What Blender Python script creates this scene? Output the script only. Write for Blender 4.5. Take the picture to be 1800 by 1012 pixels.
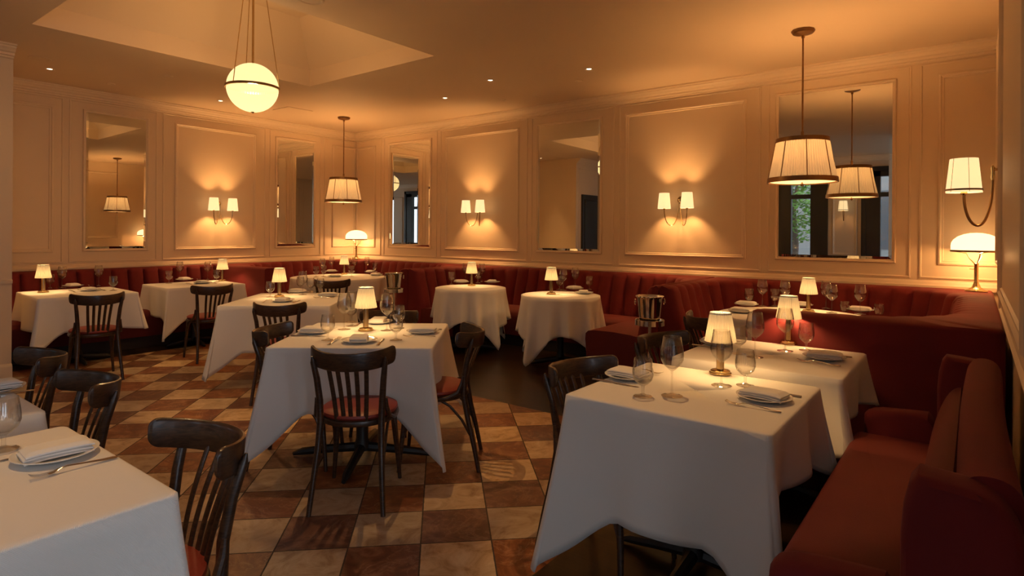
import bpy, math, random
from mathutils import Vector, Matrix
random.seed(7)
PI = math.pi
sc = bpy.context.scene
C = sc.collection
for o in list(bpy.data.objects):
    bpy.data.objects.remove(o, do_unlink=True)

# ---------------------------------------------------------------- camera
F, YAW, ROLL, CY, EYE = 1058.7, math.radians(37.61), math.radians(.362), 408.5, Vector((0, 0, 1.44))
Dv = Vector((-math.sin(YAW), math.cos(YAW), 0)); R0 = Vector((math.cos(YAW), math.sin(YAW), 0)); U0 = R0.cross(Dv)
Rv = math.cos(ROLL)*R0 + math.sin(ROLL)*U0; Uv = -math.sin(ROLL)*R0 + math.cos(ROLL)*U0
cam = bpy.data.cameras.new('camera'); cam_o = bpy.data.objects.new('camera', cam); C.objects.link(cam_o)
cam.sensor_width = 36; cam.lens = F/1800*36; cam.shift_y = -(506-CY)/1800; cam.clip_start = .05
M4 = Matrix((Rv, Uv, -Dv)).transposed().to_4x4(); M4.translation = EYE
cam_o.matrix_world = M4
sc.camera = cam_o

def at(px, py, z):                      # where the photo's pixel meets the height z
    v = Dv + Rv*((px-900)/F) - Uv*((py-CY)/F)
    p = EYE + v*((z-EYE.z)/v.z)
    return p.x, p.y

# ---------------------------------------------------------------- sky, daylight, exposure
w = bpy.data.worlds.new('sky'); sc.world = w; w.use_nodes = True
bg = w.node_tree.nodes['Background']; bg.inputs[0].default_value = (.80, .86, 1, 1); bg.inputs[1].default_value = 4.2
sc.view_settings.view_transform = 'Standard'; sc.view_settings.look = 'None'
sc.view_settings.gamma = 1; sc.view_settings.use_curve_mapping = False
sc.view_settings.exposure = -0.04
WARM = (1.0, .51, .18); WARM2 = (1.0, .57, .22); DOWN = (1.0, .57, .22)
P_SCONCE, P_PEND, P_TABLE, P_MUSH, P_GLOBE, P_DOWN = 20, 46, 5.2, 10, 38, 60

def light(kind, loc, power, col=WARM, size=.03, spot=None, blend=.6, target=None, parent=None):
    L = bpy.data.lights.new(kind.lower()+'_bulb', kind); L.energy = power; L.color = col
    if kind == 'AREA': L.size = size
    else: L.shadow_soft_size = size
    if kind == 'SPOT': L.spot_size = math.radians(spot); L.spot_blend = blend
    o = bpy.data.objects.new('bulb_light', L); C.objects.link(o); o.location = loc
    if parent: o.parent = parent
    if target is not None:
        o.rotation_euler = (Vector(target)-Vector(loc)).to_track_quat('-Z', 'Y').to_euler()
    return o

# south windows: x0, x1 of the glass openings, z0, z1
YS = -1.6
WINS = [(-5.95, -4.95), (-3.78, -2.80), (-1.95, -.97), (.1, 1.1)]  # leftmost opening added for light on the left side
WZ0, WZ1 = .35, 2.85
for a, b in WINS:
    L = bpy.data.lights.new('window_portal', 'AREA'); L.shape = 'RECTANGLE'; L.size = b-a-.1; L.size_y = WZ1-WZ0
    L.energy = 1; L.cycles.is_portal = True
    o = bpy.data.objects.new('window_portal', L); C.objects.link(o); o.location = ((a+b)/2, YS-.12, (WZ0+WZ1)/2)
    o.rotation_euler = Vector((0, 1, 0)).to_track_quat('-Z', 'Y').to_euler()
# added side windows, unseen, for extra daylight from east of the camera
FILL_WINS = [(-1.35, -.25), (-.05, 1.05)]
for a, b in FILL_WINS:
    L = bpy.data.lights.new('window_portal', 'AREA'); L.shape = 'RECTANGLE'; L.size = b-a-.1; L.size_y = WZ1-WZ0
    L.energy = 1; L.cycles.is_portal = True
    o = bpy.data.objects.new('window_portal', L); C.objects.link(o); o.location = (2.13, (a+b)/2, (WZ0+WZ1)/2)
    o.rotation_euler = Vector((-1, 0, 0)).to_track_quat('-Z', 'Y').to_euler()

# ---------------------------------------------------------------- materials
def newmat(name):
    m = bpy.data.materials.new(name); m.use_nodes = True
    nt = m.node_tree; b = nt.nodes['Principled BSDF']
    return m, nt, b
def N(nt, t, **k):
    n = nt.nodes.new(t)
    for a, v in k.items():
        if a in n.inputs: n.inputs[a].default_value = v
        else: setattr(n, a, v)
    return n
def plain(name, col, rough=.5, metal=0, coat=0, sheen=0, bump=0, bscale=200, var=0, vscale=6):
    m, nt, b = newmat(name)
    b.inputs['Base Color'].default_value = (*col, 1); b.inputs['Roughness'].default_value = rough
    b.inputs['Metallic'].default_value = metal; b.inputs['Coat Weight'].default_value = coat
    b.inputs['Coat Roughness'].default_value = .12
    if sheen:
        b.inputs['Sheen Weight'].default_value = sheen; b.inputs['Sheen Roughness'].default_value = .45
        b.inputs['Sheen Tint'].default_value = (1, .30, .22, 1)
    tc = N(nt, 'ShaderNodeTexCoord')
    if bump:
        n = N(nt, 'ShaderNodeTexNoise', Scale=bscale); bp = N(nt, 'ShaderNodeBump', Strength=bump, Distance=.002)
        nt.links.new(tc.outputs['Object'], n.inputs['Vector']); nt.links.new(n.outputs['Fac'], bp.inputs['Height'])
        nt.links.new(bp.outputs[0], b.inputs['Normal'])
    if var:
        n = N(nt, 'ShaderNodeTexNoise', Scale=vscale, Detail=4.0); mx = N(nt, 'ShaderNodeMix', data_type='RGBA')
        nt.links.new(tc.outputs['Object'], n.inputs['Vector']); nt.links.new(n.outputs['Fac'], mx.inputs['Factor'])
        mx.inputs['A'].default_value = (*[c*(1-var) for c in col], 1); mx.inputs['B'].default_value = (*[min(1, c*(1+var)) for c in col], 1)
        nt.links.new(mx.outputs['Result'], b.inputs['Base Color'])
    return m
M = {}
M['wall'] = plain('cream_wall_paint', (.74, .575, .395), .55, bump=.08, bscale=60, var=.03, vscale=2)
M['ceil'] = plain('ceiling_paint', (.70, .54, .375), .7, var=.03, vscale=1.2)
M['trim'] = plain('cream_trim_paint', (.76, .60, .42), .45)
M['velvet'] = plain('red_velvet', (.140, .004, .0055), .85, sheen=.08, bump=.35, bscale=350, var=.22, vscale=5)
M['seat'] = plain('red_seat_velvet', (.118, .006, .004), .75, sheen=.10, bump=.3, bscale=300, var=.18, vscale=6)
M['leather'] = plain('oxblood_leather', (.25, .030, .016), .5, coat=.04, bump=.25, bscale=160, var=.12, vscale=12)
M['brass'] = plain('aged_brass', (.55, .40, .21), .22, metal=1, var=.15, vscale=30)
M['brass_dark'] = plain('dark_brass', (.28, .16, .075), .38, metal=1, var=.2, vscale=30)
M['steel'] = plain('polished_steel', (.80, .77, .72), .10, metal=1)
M['cutlery'] = plain('silver_cutlery', (.75, .72, .68), .16, metal=1)
M['china'] = plain('white_china', (.82, .80, .76), .12, coat=.3)
M['black'] = plain('black_iron', (.018, .016, .015), .45)
M['plinth'] = plain('dark_plinth', (.03, .02, .015), .6)
M['frame'] = plain('dark_window_frame', (.022, .020, .018), .35, coat=.2)
M['bark'] = plain('bark', (.08, .06, .045), .9)
M['leaf'] = plain('green_leaves', (.12, .26, .04), .6, var=.35, vscale=3)
M['pave'] = plain('pavement', (.30, .30, .30), .9, var=.1)
M['facade'] = plain('pale_facade', (.20, .20, .19), .8)
M['pane_dark'] = plain('dark_street_window', (.06, .07, .08), .2)

def cloth_mat():
    m, nt, b = newmat('white_tablecloth')
    b.inputs['Base Color'].default_value = (.80, .765, .72, 1); b.inputs['Roughness'].default_value = .85
    b.inputs['Sheen Weight'].default_value = .15
    tc = N(nt, 'ShaderNodeTexCoord')
    wv = N(nt, 'ShaderNodeTexWave', Scale=160.0, Distortion=.4, bands_direction='DIAGONAL')
    nz = N(nt, 'ShaderNodeTexNoise', Scale=4.0, Detail=3.0)
    ad = N(nt, 'ShaderNodeMath', operation='MULTIPLY_ADD'); ad.inputs[1].default_value = .06
    bp = N(nt, 'ShaderNodeBump', Strength=.5, Distance=.012)
    nt.links.new(tc.outputs['Object'], wv.inputs['Vector']); nt.links.new(tc.outputs['Object'], nz.inputs['Vector'])
    nt.links.new(wv.outputs['Fac'], ad.inputs[0]); nt.links.new(nz.outputs['Fac'], ad.inputs[2])
    nt.links.new(ad.outputs[0], bp.inputs['Height']); nt.links.new(bp.outputs[0], b.inputs['Normal'])
    return m
M['cloth'] = cloth_mat()
M['napkin'] = plain('white_napkin', (.82, .79, .75), .9, bump=.5, bscale=500)

def wood_mat():
    m, nt, b = newmat('dark_bentwood')
    tc = N(nt, 'ShaderNodeTexCoord'); mp = N(nt, 'ShaderNodeMapping'); mp.inputs['Scale'].default_value = (3, 3, 14)
    wv = N(nt, 'ShaderNodeTexNoise', Scale=7.0, Detail=6.0, Distortion=1.2)
    cr = N(nt, 'ShaderNodeValToRGB')
    cr.color_ramp.elements[0].position = .3; cr.color_ramp.elements[0].color = (.016, .0075, .004, 1)
    cr.color_ramp.elements[1].position = .75; cr.color_ramp.elements[1].color = (.080, .036, .017, 1)
    nt.links.new(tc.outputs['Object'], mp.inputs[0]); nt.links.new(mp.outputs[0], wv.inputs['Vector'])
    nt.links.new(wv.outputs['Fac'], cr.inputs[0]); nt.links.new(cr.outputs[0], b.inputs['Base Color'])
    b.inputs['Roughness'].default_value = .36; b.inputs['Coat Weight'].default_value = .2; b.inputs['Coat Roughness'].default_value = .15
    return m
M['wood'] = wood_mat()

def tile_mat():
    m, nt, b = newmat('checkered_marble_tiles')
    P0 = (-2.488, 1.958); A = math.radians(44.3); T = .3275
    geo = N(nt, 'ShaderNodeNewGeometry'); mp = N(nt, 'ShaderNodeMapping', vector_type='TEXTURE')
    mp.inputs['Location'].default_value = (*P0, 0); mp.inputs['Rotation'].default_value = (0, 0, A); mp.inputs['Scale'].default_value = (T, T, 1)
    nt.links.new(geo.outputs['Position'], mp.inputs[0])
    sx = N(nt, 'ShaderNodeSeparateXYZ'); nt.links.new(mp.outputs[0], sx.inputs[0])
    def mth(op, a, bb=None, c=None):
        n = N(nt, 'ShaderNodeMath', operation=op)
        for i, v in enumerate((a, bb, c)):
            if v is None: continue
            if isinstance(v, (int, float)): n.inputs[i].default_value = v
            else: nt.links.new(v, n.inputs[i])
        return n.outputs[0]
    fx, fy = mth('FLOOR', sx.outputs[0]), mth('FLOOR', sx.outputs[1])
    par = mth('FLOORED_MODULO', mth('ADD', fx, fy), 2.0)       # checker
    cell = N(nt, 'ShaderNodeCombineXYZ'); nt.links.new(fx, cell.inputs[0]); nt.links.new(fy, cell.inputs[1])
    wn = N(nt, 'ShaderNodeTexWhiteNoise', noise_dimensions='3D'); nt.links.new(cell.outputs[0], wn.inputs['Vector'])
    # per-tile offset of the veins
    off = N(nt, 'ShaderNodeVectorMath', operation='MULTIPLY_ADD'); nt.links.new(wn.outputs['Color'], off.inputs[0]); off.inputs[1].default_value = (9, 9, 9); nt.links.new(mp.outputs[0], off.inputs[2])
    n1 = N(nt, 'ShaderNodeTexNoise', Scale=1.9, Detail=9.0, Roughness=.68, Distortion=1.6); nt.links.new(off.outputs[0], n1.inputs['Vector'])
    n2 = N(nt, 'ShaderNodeTexNoise', Scale=1.1, Detail=6.0, Roughness=.6, Distortion=.9); nt.links.new(off.outputs[0], n2.inputs['Vector'])
    r1 = N(nt, 'ShaderNodeValToRGB')
    for i, (p, c) in enumerate([(.32, (.12, .042, .022, 1)), (.5, (.23, .088, .045, 1)), (.66, (.42, .22, .125, 1))]):
        e = r1.color_ramp.elements[i] if i < 2 else r1.color_ramp.elements.new(p)
        e.position = p; e.color = c
    r2 = N(nt, 'ShaderNodeValToRGB')
    for i, (p, c) in enumerate([(.33, (.33, .20, .11, 1)), (.47, (.53, .385, .24, 1)), (.66, (.66, .53, .38, 1))]):
        e = r2.color_ramp.elements[i] if i < 2 else r2.color_ramp.elements.new(p)
        e.position = p; e.color = c
    nt.links.new(n1.outputs['Fac'], r1.inputs[0]); nt.links.new(n1.outputs['Fac'], r2.inputs[0])
    # pale veins in the red tiles
    vr = N(nt, 'ShaderNodeValToRGB'); vr.color_ramp.elements[0].position = .495; vr.color_ramp.elements[0].color = (0, 0, 0, 1)
    vr.color_ramp.elements[1].position = .507; vr.color_ramp.elements[1].color = (1, 1, 1, 1)
    e = vr.color_ramp.elements.new(.52); e.color = (0, 0, 0, 1)
    nt.links.new(n2.outputs['Fac'], vr.inputs[0])
    mv = N(nt, 'ShaderNodeMix', data_type='RGBA'); nt.links.new(mth('MULTIPLY', vr.outputs[0], .42), mv.inputs['Factor'])
    nt.links.new(r1.outputs[0], mv.inputs['A']); mv.inputs['B'].default_value = (.52, .34, .22, 1)
    mc = N(nt, 'ShaderNodeMix', data_type='RGBA'); nt.links.new(par, mc.inputs['Factor'])
    nt.links.new(mv.outputs['Result'], mc.inputs['A']); nt.links.new(r2.outputs[0], mc.inputs['B'])
    hv = N(nt, 'ShaderNodeHueSaturation'); nt.links.new(mc.outputs['Result'], hv.inputs['Color'])
    nt.links.new(mth('MULTIPLY_ADD', wn.outputs['Value'], .55, .66), hv.inputs['Value']); nt.links.new(mth('MULTIPLY_ADD', wn.outputs['Value'], .3, .9), hv.inputs['Saturation'])
    # worn joints
    nj = N(nt, 'ShaderNodeTexNoise', Scale=7.0, Detail=8.0, Roughness=.8); nt.links.new(mp.outputs[0], nj.inputs['Vector'])
    ex = mth('ABSOLUTE', mth('SUBTRACT', mth('FRACT', sx.outputs[0]), .5)); ey = mth('ABSOLUTE', mth('SUBTRACT', mth('FRACT', sx.outputs[1]), .5))
    edge = mth('GREATER_THAN', mth('MULTIPLY_ADD', nj.outputs['Fac'], .022, mth('MAXIMUM', ex, ey)), .5)
    mg = N(nt, 'ShaderNodeMix', data_type='RGBA'); nt.links.new(edge, mg.inputs['Factor']); nt.links.new(hv.outputs[0], mg.inputs['A'])
    mg.inputs['B'].default_value = (.075, .055, .04, 1)
    nt.links.new(mg.outputs['Result'], b.inputs['Base Color'])
    rr = mth('MULTIPLY_ADD', n1.outputs['Fac'], .35, .22); nt.links.new(mth('MAXIMUM', rr, mth('MULTIPLY', edge, .8)), b.inputs['Roughness'])
    bp = N(nt, 'ShaderNodeBump', Strength=.25, Distance=.003); nt.links.new(mth('MULTIPLY_ADD', edge, -1.0, n1.outputs['Fac']), bp.inputs['Height'])
    nt.links.new(bp.outputs[0], b.inputs['Normal'])
    return m
M['tile'] = tile_mat()
def board_mat():
    m, nt, b = newmat('dark_floor_boards')
    geo = N(nt, 'ShaderNodeNewGeometry'); mp = N(nt, 'ShaderNodeMapping'); mp.inputs['Rotation'].default_value = (0, 0, 0)
    nt.links.new(geo.outputs['Position'], mp.inputs[0])
    br = N(nt, 'ShaderNodeTexBrick'); br.inputs['Color1'].default_value = (.034, .017, .008, 1); br.inputs['Color2'].default_value = (.018, .010, .005, 1)
    br.inputs['Mortar'].default_value = (.008, .005, .003, 1); br.inputs['Scale'].default_value = 1; br.inputs['Mortar Size'].default_value = .002
    br.inputs['Brick Width'].default_value = 1.3; br.inputs['Row Height'].default_value = .11
    nt.links.new(mp.outputs[0], br.inputs['Vector'])
    ms = N(nt, 'ShaderNodeMapping'); ms.inputs['Scale'].default_value = (2, 30, 1); nt.links.new(geo.outputs['Position'], ms.inputs[0])
    nz = N(nt, 'ShaderNodeTexNoise', Scale=2.0, Detail=5.0); nt.links.new(ms.outputs[0], nz.inputs['Vector'])
    hv = N(nt, 'ShaderNodeHueSaturation'); nt.links.new(br.outputs[0], hv.inputs['Color'])
    ma = N(nt, 'ShaderNodeMath', operation='MULTIPLY_ADD'); ma.inputs[1].default_value = 1.2; ma.inputs[2].default_value = .4
    nt.links.new(nz.outputs['Fac'], ma.inputs[0]); nt.links.new(ma.outputs[0], hv.inputs['Value'])
    nt.links.new(hv.outputs[0], b.inputs['Base Color']); b.inputs['Roughness'].default_value = .28
    return m
M['boards'] = board_mat()

def glass_mat(name, tint=(.97, .97, .96), gl=1.0):
    m = bpy.data.materials.new(name); m.use_nodes = True; nt = m.node_tree; nt.nodes.clear()
    out = N(nt, 'ShaderNodeOutputMaterial'); tr = N(nt, 'ShaderNodeBsdfTransparent'); go = N(nt, 'ShaderNodeBsdfGlossy')
    go.inputs['Roughness'].default_value = .03; tr.inputs[0].default_value = (*tint, 1)
    fr = N(nt, 'ShaderNodeLayerWeight', Blend=.5)
    pw = N(nt, 'ShaderNodeMath', operation='POWER'); pw.inputs[1].default_value = 2.6; nt.links.new(fr.outputs['Facing'], pw.inputs[0]); fr = pw
    ma = N(nt, 'ShaderNodeMath', operation='MULTIPLY_ADD'); ma.inputs[1].default_value = .85*gl; ma.inputs[2].default_value = .075*gl; ma.use_clamp = True
    mx = N(nt, 'ShaderNodeMixShader')
    tm = N(nt, 'ShaderNodeMix', data_type='RGBA'); tm.inputs['A'].default_value = (*tint, 1); tm.inputs['B'].default_value = (*[c*.72 for c in tint], 1)
    nt.links.new(pw.outputs[0], tm.inputs['Factor']); nt.links.new(tm.outputs['Result'], tr.inputs[0])
    nt.links.new(fr.outputs[0], ma.inputs[0]); nt.links.new(ma.outputs[0], mx.inputs[0])
    nt.links.new(tr.outputs[0], mx.inputs[1]); nt.links.new(go.outputs[0], mx.inputs[2]); nt.links.new(mx.outputs[0], out.inputs[0])
    return m
M['glass'] = glass_mat('clear_glass', (.965, .96, .95), 1.0)
M['pane'] = glass_mat('window_glass', (.9, .92, .92), 1)
def mirror_mat():
    m, nt, b = newmat('mirror_silver')
    b.inputs['Base Color'].default_value = (.80, .81, .78, 1); b.inputs['Metallic'].default_value = 1; b.inputs['Roughness'].default_value = .0
    return m
M['mirror'] = mirror_mat()
def lit(name, col, emis, strength, trans=(.8, .6, .4), tfac=.5):
    m = bpy.data.materials.new(name); m.use_nodes = True; nt = m.node_tree; nt.nodes.clear()
    out = N(nt, 'ShaderNodeOutputMaterial'); di = N(nt, 'ShaderNodeBsdfDiffuse'); tl = N(nt, 'ShaderNodeBsdfTranslucent')
    di.inputs[0].default_value = (*col, 1); tl.inputs[0].default_value = (*trans, 1)
    mx = N(nt, 'ShaderNodeMixShader', Fac=tfac); em = N(nt, 'ShaderNodeEmission', Strength=strength); em.inputs[0].default_value = (*emis, 1)
    ad = N(nt, 'ShaderNodeAddShader')
    nt.links.new(di.outputs[0], mx.inputs[1]); nt.links.new(tl.outputs[0], mx.inputs[2])
    nt.links.new(mx.outputs[0], ad.inputs[0]); nt.links.new(em.outputs[0], ad.inputs[1]); nt.links.new(ad.outputs[0], out.inputs[0])
    return m
M['shade'] = lit('pleated_lamp_fabric', (.75, .68, .55), (1, .72, .36), .14, (.085, .075, .055), .5)
M['shade_big'] = lit('pleated_pendant_fabric', (.75, .66, .52), (1, .66, .34), .13, (.095, .08, .055), .5)
M['shade_wall'] = lit('linen_sconce_fabric', (.8, .7, .55), (1, .74, .38), .95, (.2, .165, .105), .5)
M['opal'] = lit('opal_glass', (.8, .75, .65), (1, .80, .45), 1.3, (.4, .35, .25), .5)
M['diffuser'] = lit('pendant_diffuser', (.8, .7, .55), (1, .66, .30), .9, (.4, .3, .2), .5)
M['globe'] = lit('ribbed_globe_glass', (.05, .048, .04), (1, .82, .46), .70, (.05, .046, .034), .5)
def see_through(m, f):
    nt = m.node_tree; out = nt.nodes['Material Output']; src = out.inputs[0].links[0].from_socket
    tr = N(nt, 'ShaderNodeBsdfTransparent'); mx = N(nt, 'ShaderNodeMixShader', Fac=f)
    nt.links.new(src, mx.inputs[1]); nt.links.new(tr.outputs[0], mx.inputs[2]); nt.links.new(mx.outputs[0], out.inputs[0])
see_through(M['globe'], .30)
M['lens'] = lit('downlight_lens', (.8, .8, .8), (1, .85, .55), 9, (.1, .1, .1), .5)

# ---------------------------------------------------------------- mesh helpers
class MB:
    def __init__(s): s.v, s.f, s.mi = [], [], []
    def add(s, vs, fs, mi=0):
        n = len(s.v); s.v += [tuple(p) for p in vs]; s.f += [tuple(i+n for i in f) for f in fs]; s.mi += [mi]*len(fs); return s
    def box(s, x0, x1, y0, y1, z0, z1, mi=0):
        return s.add([(x0,y0,z0),(x1,y0,z0),(x1,y1,z0),(x0,y1,z0),(x0,y0,z1),(x1,y0,z1),(x1,y1,z1),(x0,y1,z1)],
              [(0,3,2,1),(4,5,6,7),(0,1,5,4),(1,2,6,5),(2,3,7,6),(3,0,4,7)], mi)
    def rbox(s, x0, x1, y0, y1, z0, z1, r, n=4):
        # rounded box: superposed rounded-rect rings in z
        r = min(r, (x1-x0)/2-1e-4, (y1-y0)/2-1e-4, (z1-z0)/2-1e-4)
        rings = []
        for k in range(n+1):
            a = PI/2*k/n; rings.append((z0+r-r*math.cos(a), r-r*math.sin(a)))
        for k in range(n+1):
            a = PI/2*(1-k/n); rings.append((z1-r+r*math.cos(a), r-r*math.sin(a)))
        L = []
        for z, ins in rings:
            ring = []
            for cx, cy, a0 in ((x1-r, y1-r, 0), (x0+r, y1-r, 1), (x0+r, y0+r, 2), (x1-r, y0+r, 3)):
                for k in range(n+1):
                    a = PI/2*(a0+k/n); q = r-ins
                    ring.append((cx+q*math.cos(a), cy+q*math.sin(a), z))
            L.append(ring)
        return s.loft(L, closed=True, cap=True)
    def loft(s, rings, closed=True, cap=False, mi=0):
        n = len(rings[0]); vs = [p for r in rings for p in r]; fs = []
        for i in range(len(rings)-1):
            for j in range(n if closed else n-1):
                a, b = i*n+j, i*n+(j+1) % n
                fs.append((a, b, b+n, a+n))
        if cap:
            fs.append(tuple(range(n-1, -1, -1))); fs.append(tuple(range((len(rings)-1)*n, len(rings)*n)))
        return s.add(vs, fs, mi)
    def lathe(s, prof, n=24, c=(0,0,0), mi=0):
        rings = [[(c[0]+r*math.cos(2*PI*k/n), c[1]+r*math.sin(2*PI*k/n), c[2]+z) for k in range(n)] for r, z in prof]
        return s.loft(rings, True, False, mi)
    def tube(s, pts, rad, n=8, cap=True, flat=1.0):
        pts = [Vector(p) for p in pts]; rings = []; up = None
        if not hasattr(rad, '__len__'): rad = [rad]*len(pts)
        for i, p in enumerate(pts):
            t = (pts[min(i+1, len(pts)-1)]-pts[max(i-1, 0)]).normalized()
            if up is None: up = Vector((0,0,1)) if abs(t.z) < .9 else Vector((1,0,0))
            a = t.cross(up).normalized(); b = a.cross(t).normalized(); up = b
            rings.append([tuple(p+a*rad[i]*math.cos(2*PI*k/n)+b*rad[i]*flat*math.sin(2*PI*k/n)) for k in range(n)])
        return s.loft(rings, True, cap)
    def build(s, name, mat, parent=None, ang=40, smooth=True, loc=None):
        me = bpy.data.meshes.new(name); me.from_pydata(s.v, [], s.f)
        for m in (mat if isinstance(mat, (list, tuple)) else [mat]): me.materials.append(m)
        if any(s.mi): me.polygons.foreach_set('material_index', s.mi)
        import bmesh
        bm = bmesh.new(); bm.from_mesh(me); bmesh.ops.recalc_face_normals(bm, faces=bm.faces); bm.to_mesh(me); bm.free()
        if smooth:
            me.polygons.foreach_set('use_smooth', [True]*len(me.polygons)); me.set_sharp_from_angle(angle=math.radians(ang))
        me.update()
        o = bpy.data.objects.new(name, me); C.objects.link(o)
        if parent: o.parent = parent
        if loc is not None: o.location = loc
        return o
def tag(o, label, cat, group=None):
    o['label'] = label; o['category'] = cat
    if group: o['group'] = group
    return o
def thing(name, label, cat, loc=(0,0,0), rz=0, group=None):
    o = bpy.data.objects.new(name, None); C.objects.link(o); o.empty_display_size = .05
    o.location = loc; o.rotation_euler = (0, 0, rz); return tag(o, label, cat, group)
def struct(name, mb, mat, **k):
    o = mb.build(name, mat, **k); o['kind'] = 'structure'; return o
def dup(root, label, loc, rz=0):
    r = root.copy(); C.objects.link(r); r.location = loc; r.rotation_euler = (0, 0, rz); r['label'] = label
    for ch in list(root.children):
        c = ch.copy(); C.objects.link(c); c.parent = r
        for g in ch.children:
            d = g.copy(); C.objects.link(d); d.parent = c
    return r
used = set()
def place(proto, label, loc, rz=0):
    if proto.name in used: return dup(proto, label, loc, rz)
    used.add(proto.name); proto.location = loc; proto.rotation_euler = (0, 0, rz); proto['label'] = label
    return proto
trim_n = [0]
def trim(mb, mat='trim', **k):
    trim_n[0] += 1; return struct('trim_%d' % trim_n[0], mb, M[mat], **k)

# ---------------------------------------------------------------- room shell
XW, YN, XE, ZC = -8.95, 6.95, .14, 3.2
TX0, TX1, TY1 = -7.72, -1.47, 4.0
fl = MB()
xs = [XW-.1, TX0, TX1, 2.2]; ys = [YS-.2, TY1, YN+.1]
for i in range(3):
    for j in range(2):
        tile = (i == 1 and j == 0)
        fl.add([(xs[i],ys[j],0),(xs[i+1],ys[j],0),(xs[i+1],ys[j+1],0),(xs[i],ys[j+1],0)], [(0,1,2,3)], 1 if tile else 0)
struct('floor', fl, [M['boards'], M['tile']], smooth=False)
struct('wall_north', MB().box(XW-.15, .5, YN, YN+.15, 0, 3.6), M['wall'], smooth=False)
struct('wall_west', MB().box(XW-.15, XW, 1.6, YN+.15, 0, 3.6), M['wall'], smooth=False)
# pillar block that narrows the room on the west side
struct('wall_west_pier', MB().box(XW-.15, -7.36, YS-.15, 1.66, 0, 3.6), M['wall'], smooth=False)
e = MB(); e.box(.215, .4, 6.2, YN+.15, 0, 3.6); e.box(.155, .4, 1.3, 6.2, 0, 1.16); e.box(XE, .4, 1.3, 6.2, 1.16, 3.6)
struct('wall_east', e, M['wall'], smooth=False)
struct('wall_east_return', MB().box(.155, 2.15, 1.15, 1.3, 0, 3.6), M['wall'], smooth=False)
s = MB(); prev = YS-.15
for a, b in FILL_WINS+[(1.3, None)]:
    s.box(2.0, 2.15, prev, a, 0, 3.6)
    if b: s.box(2.0, 2.15, a, b, 0, WZ0); s.box(2.0, 2.15, a, b, WZ1, 3.6)
    prev = b
struct('wall_southeast', s, M['wall'], smooth=False)
for k, (a, b) in enumerate(FILL_WINS):  # frames and panes of the added daylight openings, out of view
    f = MB()
    for y0, y1 in ((a, a+.08), (b-.08, b)): f.box(1.97, 2.12, y0, y1, WZ0, WZ1)
    f.box(1.97, 2.12, a, b, WZ0, WZ0+.1); f.box(1.97, 2.12, a, b, WZ1-.12, WZ1)
    o = struct('window_%d' % (k+5), f, M['frame'], smooth=False)
    MB().box(2.065, 2.075, a+.05, b-.05, WZ0+.05, WZ1-.05).build('pane', M['pane'], o, smooth=False)
s = MB(); prev = -7.5
for a, b in WINS+[(2.15, None)]:
    s.box(prev, a, YS-.15, YS, 0, 3.6)
    if b: s.box(a, b, YS-.15, YS, 0, WZ0); s.box(a, b, YS-.15, YS, WZ1, 3.6)
    prev = b
struct('wall_south', s, M['wall'], smooth=False)
# ceiling with the tray (coffer)
cx0, cx1, cy0, cy1 = -6.42, -4.30, 1.57, 4.29
c = MB(); X = [XW-.1, cx0, cx1, 2.15]; Y = [YS-.1, cy0, cy1, YN+.1]
for i in range(3):
    for j in range(3):
        if i == 1 and j == 1: continue
        c.add([(X[i],Y[j],ZC),(X[i+1],Y[j],ZC),(X[i+1],Y[j+1],ZC),(X[i],Y[j+1],ZC)], [(0,1,2,3)])
def rect(ins, z): return [(cx0+ins,cy0+ins,z),(cx1-ins,cy0+ins,z),(cx1-ins,cy1-ins,z),(cx0+ins,cy1-ins,z)]
c.loft([rect(0, ZC), rect(0, ZC+.19), rect(.42, ZC+.62)], True); c.add(rect(.42, ZC+.62), [(0,1,2,3)])
struct('ceiling', c, M['ceil'], smooth=False)

# mouldings --------------------------------------------------------
def wallmap(side, c):
    return {'N': lambda u, z, h: (u, c-h, z), 'W': lambda u, z, h: (c+h, u, z), 'E': lambda u, z, h: (c-h, u, z), 'S': lambda u, z, h: (u, c+h, z)}[side]
PANEL = [(0,0),(0,.012),(.008,.020),(.018,.021),(.028,.010),(.040,.010),(.046,0)]
BEAD = [(0,0),(.002,.010),(.012,.012),(.020,0)]
def frame(side, c, u0, u1, z0, z1, prof, mb=None, skip=None):
    mb = mb or MB(); f = wallmap(side, c)
    rings = [[f(u0+o, z0+o, h), f(u1-o, z0+o, h), f(u1-o, z1-o, h), f(u0+o, z1-o, h)] for o, h in prof]
    n = 4; vs = [p for r in rings for p in r]; fs = []
    for i in range(len(rings)-1):
        for j in range(4):
            if skip is not None and j == skip: continue
            a, b = i*n+j, i*n+(j+1) % n; fs.append((a, b, b+n, a+n))
    return mb.add(vs, fs)
PZ0, PZ1 = 1.16, 2.955
for u0, u1 in ((-6.70,-5.23), (-3.54,-2.045), (-.285,.20)): trim(frame('N', YN, u0, u1, PZ0, PZ1, PANEL))
trim(frame('N', YN, XW+.02, -8.40, PZ0, PZ1, PANEL, skip=3))
for u0, u1 in ((1.70, 2.41), (3.82, 5.03)): trim(frame('W', XW, u0, u1, PZ0, PZ1, PANEL))
trim(frame('W', XW, 6.44, YN-.02, PZ0, PZ1, PANEL, skip=1))
b = MB()
for u0, u1 in ((XW+.03,-8.25), (-8.18,-6.88), (-6.81,-5.08), (-5.01,-3.70), (-3.63,-1.885), (-1.815,-.50), (-.43,.20)): frame('N', YN, u0, u1, 1.03, 3.07, BEAD, b)
trim(b)
b = MB()
for u0, u1 in ((1.68,2.51), (2.57,3.59), (3.66,5.19), (5.26,6.21), (6.28,YN-.03)): frame('W', XW, u0, u1, 1.03, 3.07, BEAD, b)
trim(b)
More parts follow.
